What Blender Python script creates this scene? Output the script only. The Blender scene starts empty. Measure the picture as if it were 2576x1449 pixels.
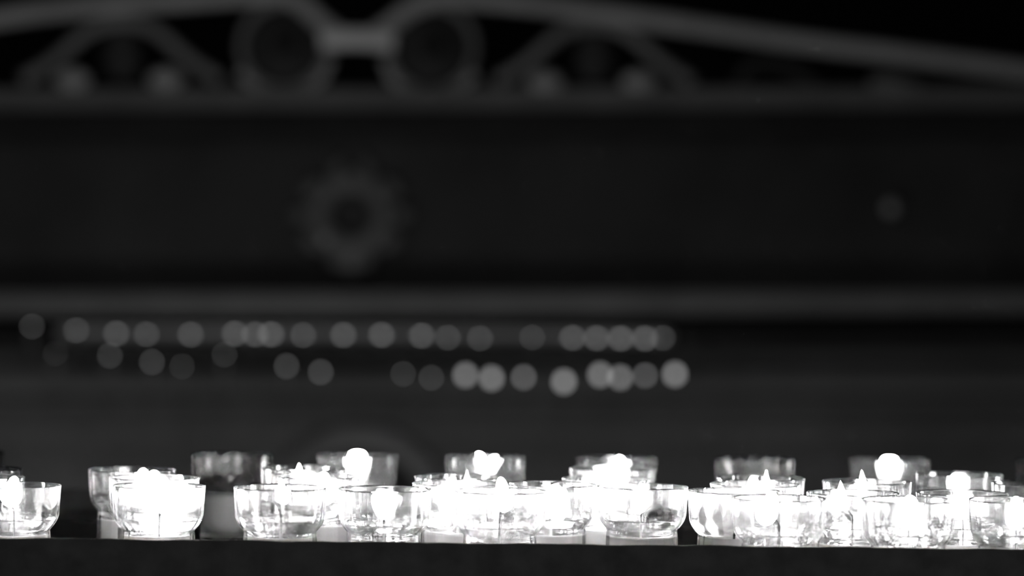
import bpy, bmesh, math, random
from mathutils import Vector, Matrix
random.seed(7)
PI = math.pi
sc = bpy.context.scene
C = sc.collection

# ---------------------------------------------------------------- camera
EYE = 1.20                                   # eye height above the church floor
cam_d = bpy.data.cameras.new('camera')
cam = bpy.data.objects.new('camera', cam_d)
C.objects.link(cam)
pitch, roll = 0.01304, 0.013
r0 = Vector((1, 0, 0)); u0 = Vector((0, math.sin(pitch), math.cos(pitch)))
fw = Vector((0, math.cos(pitch), -math.sin(pitch)))
ri = r0*math.cos(roll) + u0*math.sin(roll)
up = -r0*math.sin(roll) + u0*math.cos(roll)
cam.matrix_world = Matrix(((ri.x, up.x, -fw.x, 0), (ri.y, up.y, -fw.y, 0),
                           (ri.z, up.z, -fw.z, EYE), (0, 0, 0, 1)))
cam_d.sensor_width = 36.0
cam_d.lens = 8400/2576*36.0
cam_d.clip_start = 0.05
cam_d.clip_end = 60
cam_d.dof.use_dof = True
cam_d.dof.focus_distance = 2.315
cam_d.dof.aperture_fstop = 4.0
cam_d.dof.aperture_blades = 0
sc.camera = cam

# ---------------------------------------------------------------- world, light, exposure
w = bpy.data.worlds.new('world'); sc.world = w; w.use_nodes = True
w.node_tree.nodes['Background'].inputs[0].default_value = (1, 1, 1, 1)
w.node_tree.nodes['Background'].inputs[1].default_value = 0.0015

def area_light(name, loc, target, size, power):
    d = bpy.data.lights.new(name, 'AREA'); d.shape = 'DISK'; d.size = size; d.energy = power
    o = bpy.data.objects.new(name, d); C.objects.link(o); o.location = loc
    o.rotation_euler = (Vector(target) - Vector(loc)).to_track_quat('-Z', 'Y').to_euler()
    return o
area_light('altar_fill_high', (-1.6, 3.4, 3.2), (-0.3, 6.0, 1.2), 0.4, 6)  # unseen fill light, added to brighten the altarpiece from above
area_light('altar_fill_low', (-0.5, 4.4, 0.2), (-0.3, 6.0, 0.9), 0.25, 4.2)  # second added fill, out of view, lifts the lower background
area_light('tray_front_fill', (0.3, 0.2, 3.2), (0, 2.4, 0.9), 0.6, 16)  # fill added behind the camera's view for the tray's front face

sc.view_settings.view_transform = 'Standard'
sc.view_settings.look = 'None'
sc.view_settings.exposure = 0
sc.view_settings.gamma = 1
sc.view_settings.use_curve_mapping = False
cy = sc.cycles
cy.max_bounces = 26
cy.transmission_bounces = 24
cy.transparent_max_bounces = 40
cy.glossy_bounces = 10
cy.diffuse_bounces = 3
cy.sample_clamp_indirect = 0
cy.caustics_reflective = True
cy.caustics_refractive = True
cy.blur_glossy = 0.0
cy.use_adaptive_sampling = False
cy.use_denoising = True

# ---------------------------------------------------------------- materials
def new_mat(name):
    m = bpy.data.materials.new(name); m.use_nodes = True
    nt = m.node_tree; nt.nodes.clear()
    out = nt.nodes.new('ShaderNodeOutputMaterial')
    return m, nt, out
def grey(v): return (v, v, v, 1)

def pbr(name, v, rough=0.5, metal=0.0, vary=0.25, scale=20, spec=0.5):
    m, nt, out = new_mat(name)
    b = nt.nodes.new('ShaderNodeBsdfPrincipled')
    tc = nt.nodes.new('ShaderNodeTexCoord')
    n = nt.nodes.new('ShaderNodeTexNoise'); n.inputs['Scale'].default_value = scale
    n.inputs['Detail'].default_value = 5
    nt.links.new(tc.outputs['Object'], n.inputs['Vector'])
    r = nt.nodes.new('ShaderNodeValToRGB')
    r.color_ramp.elements[0].position = .3; r.color_ramp.elements[0].color = grey(v*(1-vary))
    r.color_ramp.elements[1].position = .7; r.color_ramp.elements[1].color = grey(v*(1+vary))
    nt.links.new(n.outputs['Fac'], r.inputs['Fac'])
    nt.links.new(r.outputs['Color'], b.inputs['Base Color'])
    b.inputs['Roughness'].default_value = rough
    b.inputs['Metallic'].default_value = metal
    b.inputs['Specular IOR Level'].default_value = spec
    nt.links.new(b.outputs[0], out.inputs[0])
    return m

def emit(name, strength):
    m, nt, out = new_mat(name)
    e = nt.nodes.new('ShaderNodeEmission')
    e.inputs[0].default_value = (1, 1, 1, 1); e.inputs[1].default_value = strength
    nt.links.new(e.outputs[0], out.inputs[0])
    return m

def glass_mat(name, ior, clear, film, film_v=0.85, rough=0.0):
    """clear glass with a thin smoke/wax film added for glow; streaks imitate flame reflections"""
    m, nt, out = new_mat(name)
    g = nt.nodes.new('ShaderNodeBsdfGlass'); g.inputs['IOR'].default_value = ior
    g.inputs['Color'].default_value = grey(0.985); g.inputs['Roughness'].default_value = rough
    t = nt.nodes.new('ShaderNodeBsdfTransparent'); t.inputs[0].default_value = grey(0.985)
    mx = nt.nodes.new('ShaderNodeMixShader'); mx.inputs[0].default_value = clear
    nt.links.new(g.outputs[0], mx.inputs[1]); nt.links.new(t.outputs[0], mx.inputs[2])
    tl = nt.nodes.new('ShaderNodeBsdfTranslucent'); tl.inputs[0].default_value = grey(film_v)
    df = nt.nodes.new('ShaderNodeBsdfDiffuse'); df.inputs[0].default_value = grey(film_v)
    m2 = nt.nodes.new('ShaderNodeMixShader'); m2.inputs[0].default_value = 0.4
    nt.links.new(tl.outputs[0], m2.inputs[1]); nt.links.new(df.outputs[0], m2.inputs[2])
    tc = nt.nodes.new('ShaderNodeTexCoord')
    mp = nt.nodes.new('ShaderNodeMapping'); mp.inputs['Scale'].default_value = (230, 230, 3)  # stretched upright so the film's streaks imitate flame reflections
    n = nt.nodes.new('ShaderNodeTexNoise'); n.inputs['Scale'].default_value = 1.0; n.inputs['Detail'].default_value = 4
    mr = nt.nodes.new('ShaderNodeMapRange')
    mr.inputs['From Min'].default_value = .3; mr.inputs['From Max'].default_value = .7
    mr.inputs['To Min'].default_value = film*0.35; mr.inputs['To Max'].default_value = film*1.65
    nt.links.new(tc.outputs['Object'], mp.inputs[0]); nt.links.new(mp.outputs[0], n.inputs['Vector'])
    nt.links.new(n.outputs['Fac'], mr.inputs['Value'])
    m3 = nt.nodes.new('ShaderNodeMixShader')
    nt.links.new(mr.outputs[0], m3.inputs[0])
    nt.links.new(mx.outputs[0], m3.inputs[1]); nt.links.new(m2.outputs[0], m3.inputs[2])
    nt.links.new(m3.outputs[0], out.inputs[0])
    return m

def wax_mat(name, v):
    m, nt, out = new_mat(name)
    df = nt.nodes.new('ShaderNodeBsdfDiffuse'); df.inputs[0].default_value = grey(v)
    tl = nt.nodes.new('ShaderNodeBsdfTranslucent'); tl.inputs[0].default_value = grey(v)
    mx = nt.nodes.new('ShaderNodeMixShader'); mx.inputs[0].default_value = .5
    nt.links.new(df.outputs[0], mx.inputs[1]); nt.links.new(tl.outputs[0], mx.inputs[2])
    gl = nt.nodes.new('ShaderNodeBsdfGlossy'); gl.inputs['Roughness'].default_value = .25
    m2 = nt.nodes.new('ShaderNodeMixShader'); m2.inputs[0].default_value = .05
    nt.links.new(mx.outputs[0], m2.inputs[1]); nt.links.new(gl.outputs[0], m2.inputs[2])
    nt.links.new(m2.outputs[0], out.inputs[0])
    return m

M = {}
M['glass'] = glass_mat('votive_glass', 1.5, 0.18, 0.019)
M['melt'] = glass_mat('melted_wax', 1.43, 0.30, 0.009)
M['wax'] = wax_mat('white_wax', 0.68)
M['wick_waxed'] = wax_mat('waxed_wick', 0.8)
M['wick'] = pbr('charred_wick', 0.015, .9)
M['soot'] = pbr('sooty_crumbs', 0.03, .8, scale=400)
M['flame'] = emit('candle_flame', 52)
M['far_flame'] = emit('far_candle_flame', 1.15)
M['tray'] = pbr('blackened_metal', 0.075, .55, 0, .25, 60, .3)
M['tray_in'] = pbr('tray_floor_metal', 0.02, .5, 0, .3, 80, .3)
M['tray_rail'] = pbr('pale_rail_metal', 0.05, .5, 0, .3, 50, .3)  # paler tone than the back wall below it
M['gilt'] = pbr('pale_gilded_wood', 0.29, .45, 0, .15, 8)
M['bright_gilt'] = pbr('bright_gilding_and_glow', 0.60, .4, 0, .1, 8)  # brightest tone, for the crossbar and the painted glow band
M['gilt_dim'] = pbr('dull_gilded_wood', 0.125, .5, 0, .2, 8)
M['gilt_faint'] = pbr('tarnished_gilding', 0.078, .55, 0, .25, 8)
M['wood'] = pbr('dark_stained_wood', 0.026, .6, 0, .35, 4, .2)
M['wood_dark'] = pbr('black_wood_and_shade', 0.02, .7, 0, .3, 4, .2)  # also paints the shade under the cornice and in the niche
M['stone'] = pbr('grey_stone', 0.12, .8, 0, .25, 3, .2)
M['wall'] = pbr('dark_plaster', 0.02, .9, 0, .2, 2, .1)
M['floor'] = pbr('stone_floor', 0.05, .7, 0, .3, 2)

# ---------------------------------------------------------------- helpers
def link(name, me, mat=None, parent=None, loc=None, smooth=True):
    if isinstance(me, bmesh.types.BMesh):
        bm = me; me = bpy.data.meshes.new(name)
        bmesh.ops.recalc_face_normals(bm, faces=bm.faces)
        bm.to_mesh(me); bm.free()
        if smooth:
            for p in me.polygons: p.use_smooth = True
    if mat and not me.materials: me.materials.append(mat)
    o = bpy.data.objects.new(name, me); C.objects.link(o)
    if parent: o.parent = parent
    if loc: o.location = loc
    return o
def thing(name, label, cat, loc=(0, 0, 0), group=None):
    o = bpy.data.objects.new(name, None); C.objects.link(o); o.location = loc
    o.empty_display_size = .05
    o['label'] = label; o['category'] = cat
    if group: o['group'] = group
    return o
def tag(o, label, cat, group=None, kind=None):
    o['label'] = label; o['category'] = cat
    if group: o['group'] = group
    if kind: o['kind'] = kind
    return o
def add_box(bm, c, s, rz=0, bev=0):
    r = bmesh.ops.create_cube(bm, size=1.0)
    m = Matrix.Translation(c) @ Matrix.Rotation(rz, 4, 'Z') @ Matrix.Diagonal((*s, 1))
    bmesh.ops.transform(bm, matrix=m, verts=r['verts'])
    if bev:
        es = list({e for v in r['verts'] for e in v.link_edges})
        bmesh.ops.bevel(bm, geom=es, offset=bev, segments=2, affect='EDGES')
def add_lathe(bm, prof, seg=48, wob=None, close=True, off=(0, 0, 0)):
    """prof: list of (r, z); closed to the axis where r==0"""
    rings = []
    for k, (r, z) in enumerate(prof):
        if r <= 1e-9:
            rings.append([bm.verts.new((off[0], off[1], off[2]+z))])
        else:
            ring = []
            for i in range(seg):
                a = 2*PI*i/seg
                rr = r + (wob(k, a) if wob else 0)
                ring.append(bm.verts.new((off[0]+rr*math.cos(a), off[1]+rr*math.sin(a), off[2]+z)))
            rings.append(ring)
    for a, b in zip(rings, rings[1:]):
        for i in range(seg):
            j = (i+1) % seg
            if len(a) == 1 and len(b) == 1: continue
            if len(a) == 1: bm.faces.new((a[0], b[i], b[j]))
            elif len(b) == 1: bm.faces.new((a[i], a[j], b[0]))
            else: bm.faces.new((a[i], a[j], b[j], b[i]))
def add_tube(bm, pts, rad, seg=12, flat=1.0, caps=True):
    """tube through pts; rad a number or list; flat squeezes it along Y"""
    pts = [Vector(p) for p in pts]; n = len(pts)
    rads = rad if isinstance(rad, (list, tuple)) else [rad]*n
    rings = []
    ref = Vector((0, 1, 0))
    for i, p in enumerate(pts):
        t = (pts[min(i+1, n-1)] - pts[max(i-1, 0)]).normalized()
        a = ref - t*ref.dot(t)
        if a.length < 1e-3: a = Vector((1, 0, 0)) - t*t.x
        a.normalize(); b = t.cross(a)
        rings.append([bm.verts.new(p + rads[i]*(a*math.cos(2*PI*k/seg)*flat + b*math.sin(2*PI*k/seg))) for k in range(seg)])
    for A, B in zip(rings, rings[1:]):
        for k in range(seg):
            bm.faces.new((A[k], A[(k+1) % seg], B[(k+1) % seg], B[k]))
    if caps:
        bm.faces.new(rings[0]); bm.faces.new(list(reversed(rings[-1])))
def spline(P, n=8):
    P = [Vector(p) for p in P]; out = []
    for i in range(len(P)-1):
        a = P[max(i-1, 0)]; b = P[i]; c = P[i+1]; d = P[min(i+2, len(P)-1)]
        for k in range(n):
            t = k/n
            out.append(.5*((2*b) + (c-a)*t + (2*a-5*b+4*c-d)*t*t + (3*b-a-3*c+d)*t**3))
    out.append(P[-1]); return out

# ---------------------------------------------------------------- setting
bm = bmesh.new(); add_box(bm, (0, 5, -.05), (14, 18, .1))
o = link('floor', bm, M['floor'], smooth=False); o['kind'] = 'structure'
bm = bmesh.new(); add_box(bm, (0, 10.6, 3), (14, .2, 6))
o = link('wall_back', bm, M['wall'], smooth=False); o['kind'] = 'structure'

# ---------------------------------------------------------------- metal candle tray
RIM = EYE - .169                 # height of the cup rims
WID = .065                       # width of a cup at the rim
HGT = 1.06*WID                   # height of a cup
FLOOR = RIM - HGT                # top of the tray floor
yaw = math.atan2(.0133, .684)    # the stand is turned a little
T = thing('candle_stand', 'dark metal candle stand tray holding the glass votive candles', 'candle stand', (0, 2.217, 0))
T.rotation_euler = (0, 0, yaw)
LIP = EYE - .1985
HW = .80
bm = bmesh.new(); add_box(bm, (0, -.002, (LIP + LIP-.085)/2), (2*HW, .004, .085), 0, .0006)
# small dents along the upper edge
bmesh.ops.subdivide_edges(bm, edges=[e for e in bm.edges if e.calc_length() > 1], cuts=160, use_grid_fill=True)
for v in bm.verts:
    if v.co.z > LIP-.004:
        v.co.z += .00022*math.sin(v.co.x*61)+.00018*math.sin(v.co.x*143+1)+random.uniform(-.0001, .0001)
link('front_lip', bm, M['tray'], T, smooth=False)
bm = bmesh.new(); add_box(bm, (0, .300, FLOOR-.0019), (2*HW-.008, .600, .003))
link('tray_floor', bm, M['tray_in'], T, smooth=False)
bm = bmesh.new(); add_box(bm, (0, .6021, (EYE-.2105+FLOOR-.003)/2), (2*HW, .004, EYE-.2105-FLOOR+.003))
link('back_wall', bm, M['tray_in'], T, smooth=False)
bm = bmesh.new(); add_box(bm, (0, .5975, EYE-.219), (2*HW-.02, .005, .018), 0, .001)
link('back_rail', bm, M['tray_rail'], T, smooth=False)
for s in (-1, 1):
    bm = bmesh.new(); add_box(bm, (s*(HW-.002), .300, (LIP+FLOOR-.003)/2-.002), (.004, .596, LIP-FLOOR+.003), 0, .0005)
    link('end_wall', bm, M['tray'], T, smooth=False)
for sx in (-1, 1):
    for y in (.04, .56):
        bm = bmesh.new(); add_tube(bm, [(sx*(HW-.05), y, 0), (sx*(HW-.05), y, FLOOR-.003)], .016, 16)
        link('leg', bm, M['tray'], T)

# ---------------------------------------------------------------- votive candles
def cup_mesh(k):
    rnd = random.Random(k)
    amps = [(rnd.randint(5, 34), rnd.uniform(0, 6.3), rnd.uniform(.00003, .00012)) for _ in range(7)]
    W = WID
    outer = [(.386, -1.06), (.394, -1.045), (.394, -.80), (.391, -.56), (.386, -.495), (.385, -.478), (.389, -.466), (.404, -.450),
             (.425, -.425), (.447, -.395), (.463, -.362), (.474, -.330), (.480, -.30), (.486, -.20), (.492, -.10),
             (.4965, -.02), (.498, -.005)]
    lip = [(.496, 0), (.489, .0015), (.481, -.003)]
    inner = [(.476, -.02), (.4725, -.10), (.466, -.20), (.454, -.30), (.444, -.330), (.431, -.362), (.414, -.395),
             (.391, -.425), (.371, -.450), (.357, -.466), (.353, -.478), (.353, -.495), (.354, -.56), (.355, -.80), (.346, -.96), (0, -.975)]
    prof = [(0, -1.06)] + outer + lip + inner
    ni = len(prof) - len(inner)
    def wob(i, a):
        if i < ni or i > len(prof)-4: return 0
        return sum(A*math.sin(n*a+p) for n, p, A in amps)
    b = bmesh.new()
    add_lathe(b, [(r*W, z*W) for r, z in prof], 72, wob)
    bmesh.ops.recalc_face_normals(b, faces=b.faces)
    me = bpy.data.meshes.new('glass_cup'); b.to_mesh(me); b.free()
    for p in me.polygons: p.use_smooth = True
    me.materials.append(M['glass'])
    return me
CUPS = [cup_mesh(k) for k in range(5)]

INNER = [(-.97, .326), (-.94, .341), (-.80, .3515), (-.56, .3505), (-.495, .3495), (-.478, .3495), (-.466, .3530), (-.450, .3665), (-.425, .3865), (-.395, .4095),
         (-.362, .4265), (-.330, .4385), (-.30, .4465), (-.20, .4555)]
def r_in(z):
    for (a, ra), (b, rb) in zip(INNER, INNER[1:]):
        if a <= z <= b: return ra + (rb-ra)*(z-a)/(b-a)
    return INNER[-1][1]

def wax_mesh(top, dish, bumps, seed):
    """solid wax filling the lower part of a cup up to `top` (in cup widths below the rim)"""
    rnd = random.Random(seed); W = WID
    zs = [z for z, r in INNER if z < top-.004]
    prof = [(0, -.97*W)] + [(r_in(z)*W, z*W) for z in zs] + [(r_in(top)*W, top*W)]
    R = r_in(top)
    for t in (.93, .82, .68, .5, .3, .12): prof.append((R*t*W, (top - dish*(1-t*t))*W))
    prof.append((0, (top-dish)*W))
    b = bmesh.new(); add_lathe(b, prof, 48)
    if bumps:
        for v in b.verts:
            if v.co.z > (top-dish-.01)*W and (v.co.xy.length < R*W*.97):
                v.co.z += rnd.uniform(-.3, 1)*bumps*W
    bmesh.ops.recalc_face_normals(b, faces=b.faces)
    me = bpy.data.meshes.new('wax'); b.to_mesh(me); b.free()
    for p in me.polygons: p.use_smooth = True
    me.materials.append(M['wax'])
    return me
def melt_mesh(bot, top):
    W = WID
    zs = [bot] + [z for z, r in INNER if bot+.004 < z < top-.012] + [top-.006]
    prof = [(0, bot*W)] + [(r_in(bot)*.97*W, bot*W)] + [(r_in(z)*W, z*W) for z in zs[1:]]
    R = r_in(top)
    prof += [(R*.985*W, (top+.002)*W), (R*.96*W, (top-.006)*W), (R*.9*W, (top-.010)*W), (R*.5*W, (top-.011)*W), (R*.1*W, (top-.009)*W), (0, (top-.008)*W)]
    b = bmesh.new(); add_lathe(b, prof, 64)
    bmesh.ops.recalc_face_normals(b, faces=b.faces)
    me = bpy.data.meshes.new('melted_wax'); b.to_mesh(me); b.free()
    for p in me.polygons: p.use_smooth = True
    me.materials.append(M['melt'])
    return me
WAX_MELT = [wax_mesh(-.545, -.0, 0, 1), wax_mesh(-.525, .02, 0, 2), wax_mesh(-.565, .0, 0, 3)]
MELT = [melt_mesh(-.54, -.355), melt_mesh(-.52, -.345), melt_mesh(-.56, -.365)]
WAX_SOLID = [wax_mesh(-.52, .05, .012, 4), wax_mesh(-.49, .04, .015, 5)]

def flame_mesh(h, wd, lean, shape):
    """teardrop flame, base at the origin; wd = widest width, lean = sideways drift of the tip"""
    b = bmesh.new()
    def body(h, wd, lean, x0, prof):
        seg = 20; rings = []
        for t, k in prof:
            cx = x0*min(1, t*2) + lean*t*t
            if k <= 0: rings.append([b.verts.new((cx, 0, h*t))])
            else: rings.append([b.verts.new((cx + wd/2*k*math.cos(2*PI*i/seg), wd/2*.8*k*math.sin(2*PI*i/seg), h*t)) for i in range(seg)])
        for A, B in zip(rings, rings[1:]):
            for i in range(seg):
                j = (i+1) % seg
                if len(A) == 1: b.faces.new((A[0], B[i], B[j]))
                elif len(B) == 1: b.faces.new((A[i], A[j], B[0]))
                else: b.faces.new((A[i], A[j], B[j], B[i]))
    tear = [(0, 0), (.03, .30), (.10, .62), (.20, .88), (.32, 1), (.45, .96), (.60, .78), (.74, .54), (.86, .31), (.95, .13), (1, 0)]
    blunt = [(0, 0), (.03, .28), (.12, .54), (.28, .74), (.45, .88), (.62, .97), (.76, 1), (.87, .96), (.94, .82), (.985, .5), (1, 0)]
    wide = [(0, 0), (.03, .35), (.10, .68), (.22, .93), (.38, 1), (.55, .98), (.70, .92), (.82, .79), (.92, .58), (.97, .37), (.993, .17), (1, 0)]
    if shape == 'fork':
        body(h*.90, wd*.40, wd*.40, 0, blunt)
        body(h, wd*.38, -wd*.42, 0, blunt)
    else:
        body(h, wd, lean, 0, {'tear': tear, 'blunt': blunt, 'wide': wide}[shape])
    return b

LIT_GROUP = 'glass votive candles on the tray'
def votive(pos, label, flame=None, wick=(0, .11), kind=0, rot=0, melt=None, mound=None):
    """flame: (dx mm, top mm above rim, width mm, lean mm, shape); wick: (bend in cup widths, height in cup widths)"""
    t = thing('votive_candle', label, 'candle', (pos[0], pos[1], RIM), LIT_GROUP)
    g = link('glass_cup', CUPS[kind % 5], None, t); g.rotation_euler = (0, 0, rot)
    W = WID
    if melt is None: melt = flame is not None
    if melt:
        k = kind % 3
        link('wax', WAX_MELT[k], None, t)
        link('melted_wax', MELT[k], None, t)
        base = (-.545, -.525, -.565)[k]; surf = (-.355, -.345, -.365)[k]
    else:
        k = kind % 2
        x = link('wax', WAX_SOLID[k], None, t); x.rotation_euler = (0, 0, rot)
        base = (-.57, -.53)[k]; surf = base
    bx, hh = wick
    top = max(surf, -.45) + hh
    b = bmesh.new()
    pts = spline([(0, 0, base*W), (0, 0, (surf+.2*(top-surf))*W), (bx*.25*W, 0, (surf+.62*(top-surf))*W),
                  (bx*.62*W, 0, (surf+.9*(top-surf))*W), (bx*W, 0, top*W)], 5)
    n = len(pts)
    add_tube(b, pts, [.0006 if p.z < surf*W else (.0008 if i < n-3 else .0010) for i, p in enumerate(pts)], 8)
    k0 = link('wick', b, M['wick'], t)
    k0.data.materials.append(M['wick_waxed'])
    for p in k0.data.polygons:
        if p.center.z < (surf-.012)*W: p.material_index = 1     # still waxed below the surface
    if flame:
        dx, tp, wd, ln, sh = [v*.001 if isinstance(v, (int, float)) else v for v in flame]
        z0 = (top-.045)*W; wd *= .80; tp -= .0006
        f = link('flame', flame_mesh(tp-z0, wd, ln, sh), M['flame'], t)
        f.location = (dx, 0, z0)
    if mound:
        b = bmesh.new(); rnd = random.Random(kind)
        ang, size = mound
        for i in range(26):
            a = ang + rnd.uniform(-.9, .9); rr = rnd.uniform(.08, .30)*W
            s = size*W*rnd.uniform(.06, .13)
            zz = (surf if not melt else surf)*W + rnd.uniform(.0, 1)*size*.10*W*max(0, 1-abs(rr/W-.2)*4)
            r = bmesh.ops.create_icosphere(b, subdivisions=2, radius=s)
            bmesh.ops.transform(b, matrix=Matrix.Translation((rr*math.cos(a), rr*math.sin(a), zz+s*.5)), verts=r['verts'])
        link('burnt_crumbs', b, M['soot'], t)
    return t

V = [
 # back row, left to right
 ((-.4322, 2.6373), 'unlit glass votive in the back row, cut off by the left picture edge', None, (.02, .1)),
 ((-.2199, 2.6462), 'unlit glass votive in the back row, leftmost one fully in view', None, (.03, .1)),
 ((-.1211, 2.6516), 'glass votive in the back row with one tall blunt flame above its rim', (0, 4.4, 17.5, 0, 'blunt'), (0, .1)),
 ((-.0192, 2.6575), 'glass votive in the back row whose flame forks into two points', (1.2, 3.6, 20, 0, 'fork'), (0, .1)),
 ((.0852, 2.6639), 'lit glass votive in the back row, rearmost of the stepped cluster right of centre', (1.5, 1.6, 15, 1, 'wide'), (.03, .1)),
 ((.1969, 2.6767), 'unlit glass votive in the back row with bright vertical streaks, right of centre', None, (0, .1)),
 ((.3064, 2.6889), 'glass votive in the back row with a round flame, rightmost one in full view', (-.5, 3.2, 17, 0, 'blunt'), (0, .1)),
 ((.4414, 2.7012), 'unlit glass votive in the back row, cut off by the right picture edge', None, (0, .1)),
 # left group
 ((-.3893, 2.4440), 'unlit glass votive, rearmost of three behind each other at the left edge', None, (0, .1)),
 ((-.3755, 2.3627), 'glass votive in the middle of the three at the left edge, mostly hidden', (10, 2.0, 11, 0, 'wide'), (.1, .12)),
 ((-.3397, 2.2869), 'lit front glass votive at the left edge with a long bent wick', (-1.2, 6.5, 12, 1.5, 'wide'), (-.16, .17)),
 ((-.2778, 2.4569), 'glass votive rearmost in the left cluster, dark wax and pale base showing on its left', (8, 1.2, 13, 0, 'wide'), (.05, .1)),
 ((-.2532, 2.3774), 'lit glass votive sandwiched between two others in the left cluster', (-2, 5.6, 17, 2, 'wide'), (0, .1)),
 ((-.2415, 2.2971), 'bright front glass votive standing alone, second from left along the front lip', (1.5, 5.5, 15, -2, 'wide'), (.03, .12)),
 # centre left
 ((-.1542, 2.4985), 'lit votive behind the front row, just left of the tall blunt back-row flame', (-3.5, 3.6, 11, 0, 'tear'), (0, .1)),
 ((-.1392, 2.4152), 'lit glass votive just behind the gap between third and fourth front cups', (3.6, 3.3, 15, 1, 'wide'), (.05, .1)),
 ((-.1575, 2.2970), 'front glass votive with a pointed flame and a wick curling to the left', (1.5, 6.9, 9.5, -2, 'tear'), (-.13, .22)),
 ((-.0857, 2.2948), 'front glass votive left of centre with a cone-shaped flame widening upward', (0, -.5, 16, 0, 'blunt'), (.01, .11)),
 # centre
 ((-.0364, 2.4262), 'lit glass votive under the forked flame, rear of two cups with offset left rims', (5.5, 5.0, 8, 0, 'tear'), (.05, .1)),
 ((-.0364, 2.3574), 'lit glass votive under the forked flame, nearer of two cups with offset left rims', (-4.4, 4.6, 14, 0, 'wide'), (0, .1)),
 ((-.0061, 2.2903), 'front glass votive at centre with a flame leaning left and wick curling right', (2.0, 10, 11.5, -2, 'wide'), (.13, .2)),
 ((.0294, 2.3627), 'glass votive right of centre with a low dome of flame at its left rim', (3.2, .6, 15, 0, 'wide'), (.02, .06)),
 ((.0779, 2.5346), 'lit glass votive, second from back in the stepped cluster right of centre', (1.0, 5.0, 18, 1.5, 'wide'), (0, .1)),
 ((.0706, 2.4254), 'lit glass votive, third from back in the stepped cluster right of centre', (1.0, 3.4, 15, 1, 'wide'), (0, .1)),
 ((.0938, 2.3523), 'front glass votive left of the dark gap, with a dark mound on its wax', (-1.5, 3.0, 10, 0, 'tear'), (0, .12)),
 # right of the gap
 ((.1563, 2.3182), 'unlit front glass votive just right of the dark gap', None, (0, .1)),
 ((.1827, 2.2583), 'front glass votive full of melted wax, second right of the dark gap', (-6, 5.0, 13, 1, 'wide'), (-.06, .14)),
 ((.1849, 2.4550), 'lit glass votive with a thin pointed flame, farther of two behind the melted front cup', (4, 6, 8.5, 0, 'tear'), (0, .1)),
 ((.1759, 2.3881), 'lit glass votive with a short rounded flame, nearer of two behind the melted front cup', (-1.5, 6.5, 12, 0, 'wide'), (0, .1)),
 ((.2605, 2.4317), 'lit glass votive with a tall slanting flame before the round back-row flame', (-2.5, 8.6, 10, -1.5, 'tear'), (0, .1)),
 ((.2387, 2.3155), 'front glass votive with a flame off to the left on a strongly curved wick', (-8, 8.8, 10.5, -1, 'tear'), (-.15, .2)),
 ((.2702, 2.2580), 'front glass votive with a broad flame and bubbled wax, third from right edge', (1, 3.5, 16, 0, 'wide'), (-.02, .1)),
 ((.3402, 2.5227), 'lit glass votive with streaked rim, rearmost behind the last front cups at right', (-.8, .8, 14, 0, 'blunt'), (0, .1)),
 ((.3161, 2.3283), 'lit glass votive with a short upright wick, between the last two front cups', (-2.2, 2.0, 14, 0, 'wide'), (-.02, .13)),
 ((.3445, 2.2678), 'front glass votive at the right edge with a wax bubble, partly out of the picture', (0, 3.0, 12, 0, 'wide'), (.02, .1)),
 ((.3846, 2.4340), 'unlit glass votive at the right edge, half hidden behind the last front cup', None, (0, .1)),
]
BUBBLES = {26: [(-.020, -.012, .0012), (-.015, -.017, .0015), (-.009, -.020, .0010), (-.004, -.022, .0016), (.002, -.022, .0013), (.007, -.021, .0020),
                (.012, -.018, .0024), (.017, -.015, .0018), (.021, -.010, .0013), (.010, -.006, .0026)],
           31: [(.006, -.010, .0036), (-.012, -.012, .0022), (-.018, -.006, .0016)],
           34: [(-.015, -.010, .0058), (.002, -.016, .0030)],
           10: [(-.010, -.014, .0016), (.010, -.012, .0012)],
           13: [(-.012, -.014, .0014), (.012, -.012, .0012), (.016, -.010, .0010), (-.018, -.008, .0012)],
           16: [(-.004, -.018, .0020), (-.010, -.016, .0012)],
           17: [(-.014, -.012, .0012), (.014, -.014, .0014)],
           20: [(-.014, -.012, .0014), (.004, -.020, .0016), (.012, -.016, .0012)]}
for i, (pos, lab, fl, wk) in enumerate(V):
    mound = None
    if i == 24: mound = (-.5, .5)
    t = votive(pos, lab, fl, wk, i, i*1.37, None, mound)
    for bx, by, br in BUBBLES.get(i, ()):
        b = bmesh.new(); add_lathe(b, [(0, br*.85), (br*.42, br*.76), (br*.76, br*.5), (br*.95, br*.15), (br, 0), (br*.9, -br*.25), (0, -br*.3)], 20)
        link('wax_bubble', b, M['melt'], t, (bx, by, (-.345, -.335, -.355)[i % 3]*WID))

# ---------------------------------------------------------------- carved altarpiece, far behind
AY = 6.0                          # its front plane
q = AY/9.0                        # sizes below were first measured for a plane 9 m away
S = 8400/AY                       # frame pixels per metre out there, for reading sizes off the picture
def PX(x, y, dy=0):
    """a point of the altarpiece's front plane, relative to its base"""
    xx = (x-1288)/S; zz = EYE - pitch*AY - (y-724.5)/S
    return Vector((xx, dy*q, zz + xx*roll*1.15))
def L(prof): return [(r*q, z*q) for r, z in prof]
A = thing('carved_altarpiece', 'dark carved altarpiece with scroll pediment and pale rails, blurred in the background', 'altarpiece', (0, AY, 0))

def bar(name, P, rad, mat, flat=.7, n=8, parent=A, seg=14):
    pts = spline(P, n)
    if isinstance(rad, list):
        rad = [rad[min(int(i/n), len(rad)-2)]*(1-i/n % 1) + rad[min(int(i/n), len(rad)-2)+1]*(i/n % 1) for i in range(len(pts))]
    b = bmesh.new(); add_tube(b, pts, [v*q for v in rad] if isinstance(rad, list) else rad*q, seg, flat)
    return link(name, b, mat, parent)
r_ = .026
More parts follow.
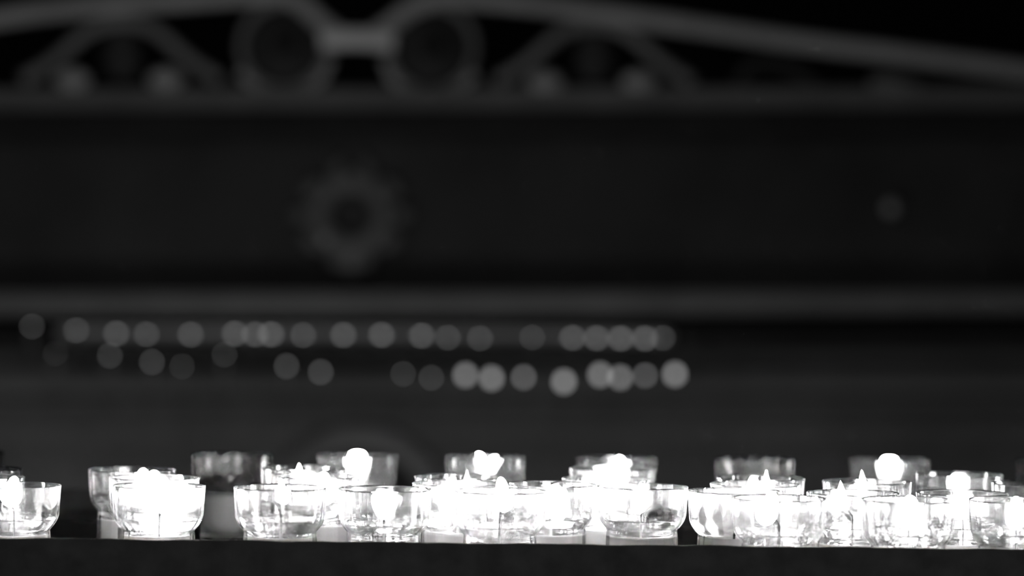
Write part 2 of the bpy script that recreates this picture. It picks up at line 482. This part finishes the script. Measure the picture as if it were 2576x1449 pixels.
# curved pediment rails that roll into the two rings and meet at the bar
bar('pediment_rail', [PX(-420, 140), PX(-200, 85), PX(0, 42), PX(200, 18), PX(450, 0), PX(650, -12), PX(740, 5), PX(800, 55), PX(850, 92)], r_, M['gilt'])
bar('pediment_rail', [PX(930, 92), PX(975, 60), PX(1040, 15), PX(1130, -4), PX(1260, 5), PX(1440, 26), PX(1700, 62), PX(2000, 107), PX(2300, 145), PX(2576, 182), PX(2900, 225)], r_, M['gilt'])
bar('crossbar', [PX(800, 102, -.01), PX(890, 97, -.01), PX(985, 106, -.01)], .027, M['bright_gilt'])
def ring(cx, cy, R, rr, mat, name, dy=-.005, sx=1, parent=A):
    pts = [PX(cx + sx*R*math.cos(a*PI/24), cy + R*math.sin(a*PI/24), dy) for a in range(49)]
    b = bmesh.new(); add_tube(b, pts, rr*q, 12, .7, False); bmesh.ops.remove_doubles(b, verts=b.verts, dist=1e-5)
    return link(name, b, mat, parent)
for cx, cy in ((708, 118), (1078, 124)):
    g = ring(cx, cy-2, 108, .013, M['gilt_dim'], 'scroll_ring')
    b = bmesh.new(); add_lathe(b, L([(0, 0), (.11, 0), (.112, .006), (.11, .012), (0, .012)]), 40)
    o = link('ring_disc', b, M['wood'], g, PX(cx, cy-2, .02)); o.rotation_euler = (PI/2, 0, 0)
    b = bmesh.new(); add_lathe(b, L([(0, -.012), (.02, -.010), (.034, 0), (.036, .01), (.012, .012), (.012, .02), (0, .02)]), 24)
    o = link('rosette', b, M['wood'], g, PX(cx, cy-8, .0)); o.rotation_euler = (PI/2, 0, 0)
    # lower volute under each ring
    s = -1 if cx < 890 else 1
    bar('lower_volute', [PX(cx - s*115, cy+25), PX(cx - s*85, cy+85), PX(cx - s*15, cy+112), PX(cx + s*60, cy+100), PX(cx + s*110, cy+60)], .016, M['gilt'])
# leaf arches and their foot blobs, mirrored about the middle
for cx, cy in ((300, 110), (1488, 118)):
    bar('leaf_arch', [PX(cx-250, cy+90), PX(cx-170, cy+40), PX(cx-80, cy-35), PX(cx, cy-55), PX(cx+80, cy-35), PX(cx+170, cy+40), PX(cx+250, cy+90)], .020, M['gilt_dim'])
    b = bmesh.new()
    add_lathe(b, L([(0, -.075), (.035, -.06), (.055, -.02), (.05, .02), (.03, .06), (0, .09)]), 20)
    for v in b.verts: v.co.y *= .35
    link('palm_leaf', b, M['wood'], A, PX(cx, cy+25, 0))
    for dx in (-122, 112):
        b = bmesh.new(); add_lathe(b, L([(0, -.03), (.03, -.026), (.05, -.008), (.045, .012), (.022, .026), (0, .03)]), 20)
        for v in b.verts: v.co.y *= .5
        link('leaf_foot', b, M['gilt'], A, PX(cx+dx, cy+88, -.01))
bar('leaf_arch', [PX(1850, 215), PX(1880, 170), PX(1940, 160), PX(2010, 190), PX(2050, 225)], .018, M['wood'])
bar('leaf_foot', [PX(2180, 210, -.01), PX(2240, 215, -.01), PX(2300, 225, -.01)], [.012, .024, .012], M['gilt_dim'])

def plank(name, y0, y1, x0, x1, depth, mat, dy=0, bev=.006):
    b = bmesh.new()
    p0 = PX(x0, (y0+y1)/2); p1 = PX(x1, (y0+y1)/2)
    add_box(b, (0, 0, 0), ((p1-p0).length, depth*q, (y1-y0)/S), 0, bev*q)
    o = link(name, b, mat, A, (p0+p1)/2 + Vector((0, dy*q, 0)), smooth=False)
    o.rotation_euler = (0, -math.atan2(p1.z-p0.z, p1.x-p0.x), 0)
    return o
plank('lower_rail', 222, 274, -500, 2990, .05, M['gilt_faint'], .0)
plank('back_panel', 255, 1500, -500, 2990, .05, M['wood'], .12)
plank('frieze', 276, 330, -500, 2990, .04, M['wood_dark'], .06)
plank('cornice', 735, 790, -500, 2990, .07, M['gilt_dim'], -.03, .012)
# medallion with petals and pendant
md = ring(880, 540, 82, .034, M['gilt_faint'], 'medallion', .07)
for k in range(10):
    a = 2*PI*k/10
    b = bmesh.new(); add_lathe(b, L([(0, -.04), (.018, -.025), (.026, 0), (.018, .028), (0, .045)]), 12)
    for v in b.verts: v.co.y *= .5
    o = link('petal', b, M['gilt_faint'], md, PX(880+122*math.cos(a), 540+115*math.sin(a), .07)); o.rotation_euler = (0, -a-PI/2, 0)
b = bmesh.new(); add_lathe(b, L([(0, -.055), (.02, -.035), (.034, 0), (.02, .03), (0, .045)]), 16)
for v in b.verts: v.co.y *= .5
link('pendant', b, M['gilt_dim'], md, PX(880, 655, .07))

for x, y, r in ((815, 600, .017), (2245, 525, .022)):
    b = bmesh.new(); add_lathe(b, L([(0, -r), (r*.6, -r*.8), (r, 0), (r*.6, r*.8), (0, r)]), 16)
    link('highlight_knob', b, M['gilt'], md if x < 1000 else A, PX(x, y, .05))  # pale knobs added in place of small blurred highlights
# dim arch below the ledges
arch_pts = [PX(905+190*math.cos(PI-a*PI/20), 1265-160*math.sin(PI-a*PI/20), .08) for a in range(21)]
b = bmesh.new(); add_tube(b, arch_pts, .045*q, 12, .5); link('niche_arch', b, M['gilt_dim'], A)
b = bmesh.new()
pr = [PX(905-150, 1500, .066)] + [PX(905+150*math.cos(PI-a*PI/20), 1262-140*math.sin(PI-a*PI/20), .066) for a in range(21)] + [PX(905+150, 1500, .066)]
f = [b.verts.new(p) for p in pr]; g = [b.verts.new(p + Vector((0, .01, 0))) for p in pr]
b.faces.new(f); b.faces.new(list(reversed(g)))
for i in range(len(f)): b.faces.new((f[i], g[i], g[(i+1) % len(f)], f[(i+1) % len(f)]))
link('niche_shade_slab', b, M['wood_dark'], A, smooth=False)  # flat black slab painted as the dark inside the niche
plank('lower_panel', 884, 1500, -500, 2990, .03, M['stone'], .1)
bar('glow_strip', [PX(150, 836, -.03), PX(700, 838, -.03), PX(1250, 842, -.03), PX(1690, 850, -.03)], .016, M['bright_gilt'])  # pale strip added to imitate the blurred glow between candle lights
plank('cornice_shade', 790, 884, -500, 2990, .02, M['wood_dark'], .08)  # black strip painted as the shadow gap under the cornice
sh1 = plank('candle_shelf', 872, 882, -500, 2990, .09, M['wood_dark'], -.09, .002)
sh2 = plank('candle_shelf', 990, 1000, -500, 2990, .08, M['wood'], -.09, .002)
# body of the altar down to the floor
b = bmesh.new(); add_box(b, (0, .22, .30), (2.5, .25, .60)); link('altar_base', b, M['wood_dark'], A, smooth=False)

# ---------------------------------------------------------------- small candles on the altarpiece ledges
ROW1 = [(95, 815, .25), (205, 825, .35), (305, 833, .5), (380, 835, .4), (490, 836, .5), (600, 834, .6), (650, 836, .55), (690, 836, .7), (770, 838, .4),
        (870, 838, .6), (965, 838, .65), (1065, 840, .6), (1130, 845, .35), (1210, 847, .35), (1340, 845, .25), (1440, 846, .6), (1500, 847, .65), (1560, 848, .75),
        (1620, 848, .7), (1665, 847, .3)]
ROW2 = [(155, 878, .45), (290, 888, .25), (395, 904, .3), (470, 915, .14), (575, 886, .16), (730, 915, .35), (815, 930, .4), (1020, 935, .2), (1090, 945, .25),
        (1175, 938, .8), (1240, 946, .9), (1320, 944, .45), (1420, 955, 1), (1510, 938, .9), (1560, 945, .75), (1622, 940, .35), (1696, 937, .95)]
ORD = ['first', 'second', 'third', 'fourth', 'fifth', 'sixth', 'seventh', 'eighth', 'ninth', 'tenth', 'eleventh', 'twelfth', 'thirteenth',
       'fourteenth', 'fifteenth', 'sixteenth', 'seventeenth', 'eighteenth', 'nineteenth', 'twentieth']
for row, (lst, shelf_y, dy, which) in enumerate(((ROW1, 872, -.10, 'upper'), (ROW2, 990, -.105, 'lower'))):
    for i, (x, y, br) in enumerate(lst):
        br *= 1.0 if row == 0 else (1.15 if x > 1100 else .65)
        top = PX(x, y) ; bot = PX(x, shelf_y)
        h = top.z - bot.z
        t = thing('small_candle', '%s blurred candle light from the left on the %s ledge of the altarpiece' % (ORD[i], which), 'candle',
                  (bot.x, AY+dy*q, bot.z), 'small candles on the %s ledge' % which)
        fh, fwid = (.0088*math.sqrt(br), .0150*math.sqrt(br)) if row == 0 else (.0160*math.sqrt(br), .0140*math.sqrt(br))
        hb = max(h - fh/2 - .004, .006)
        b = bmesh.new(); add_lathe(b, [(0, 0), (.006, 0), (.0063, .0015), (.0063, hb-.001), (.0055, hb), (.002, hb-.001), (0, hb-.001)], 16)
        link('wax', b, M['gilt_dim'], t)
        b = bmesh.new(); add_tube(b, [(0, 0, hb-.002), (0, 0, hb+.002), (.0006, 0, hb+.005)], .0007, 6)
        link('wick', b, M['wick'], t)
        f = link('flame', flame_mesh(fh, fwid, 0, 'wide'), M['far_flame'], t, (0, 0, hb+.003))
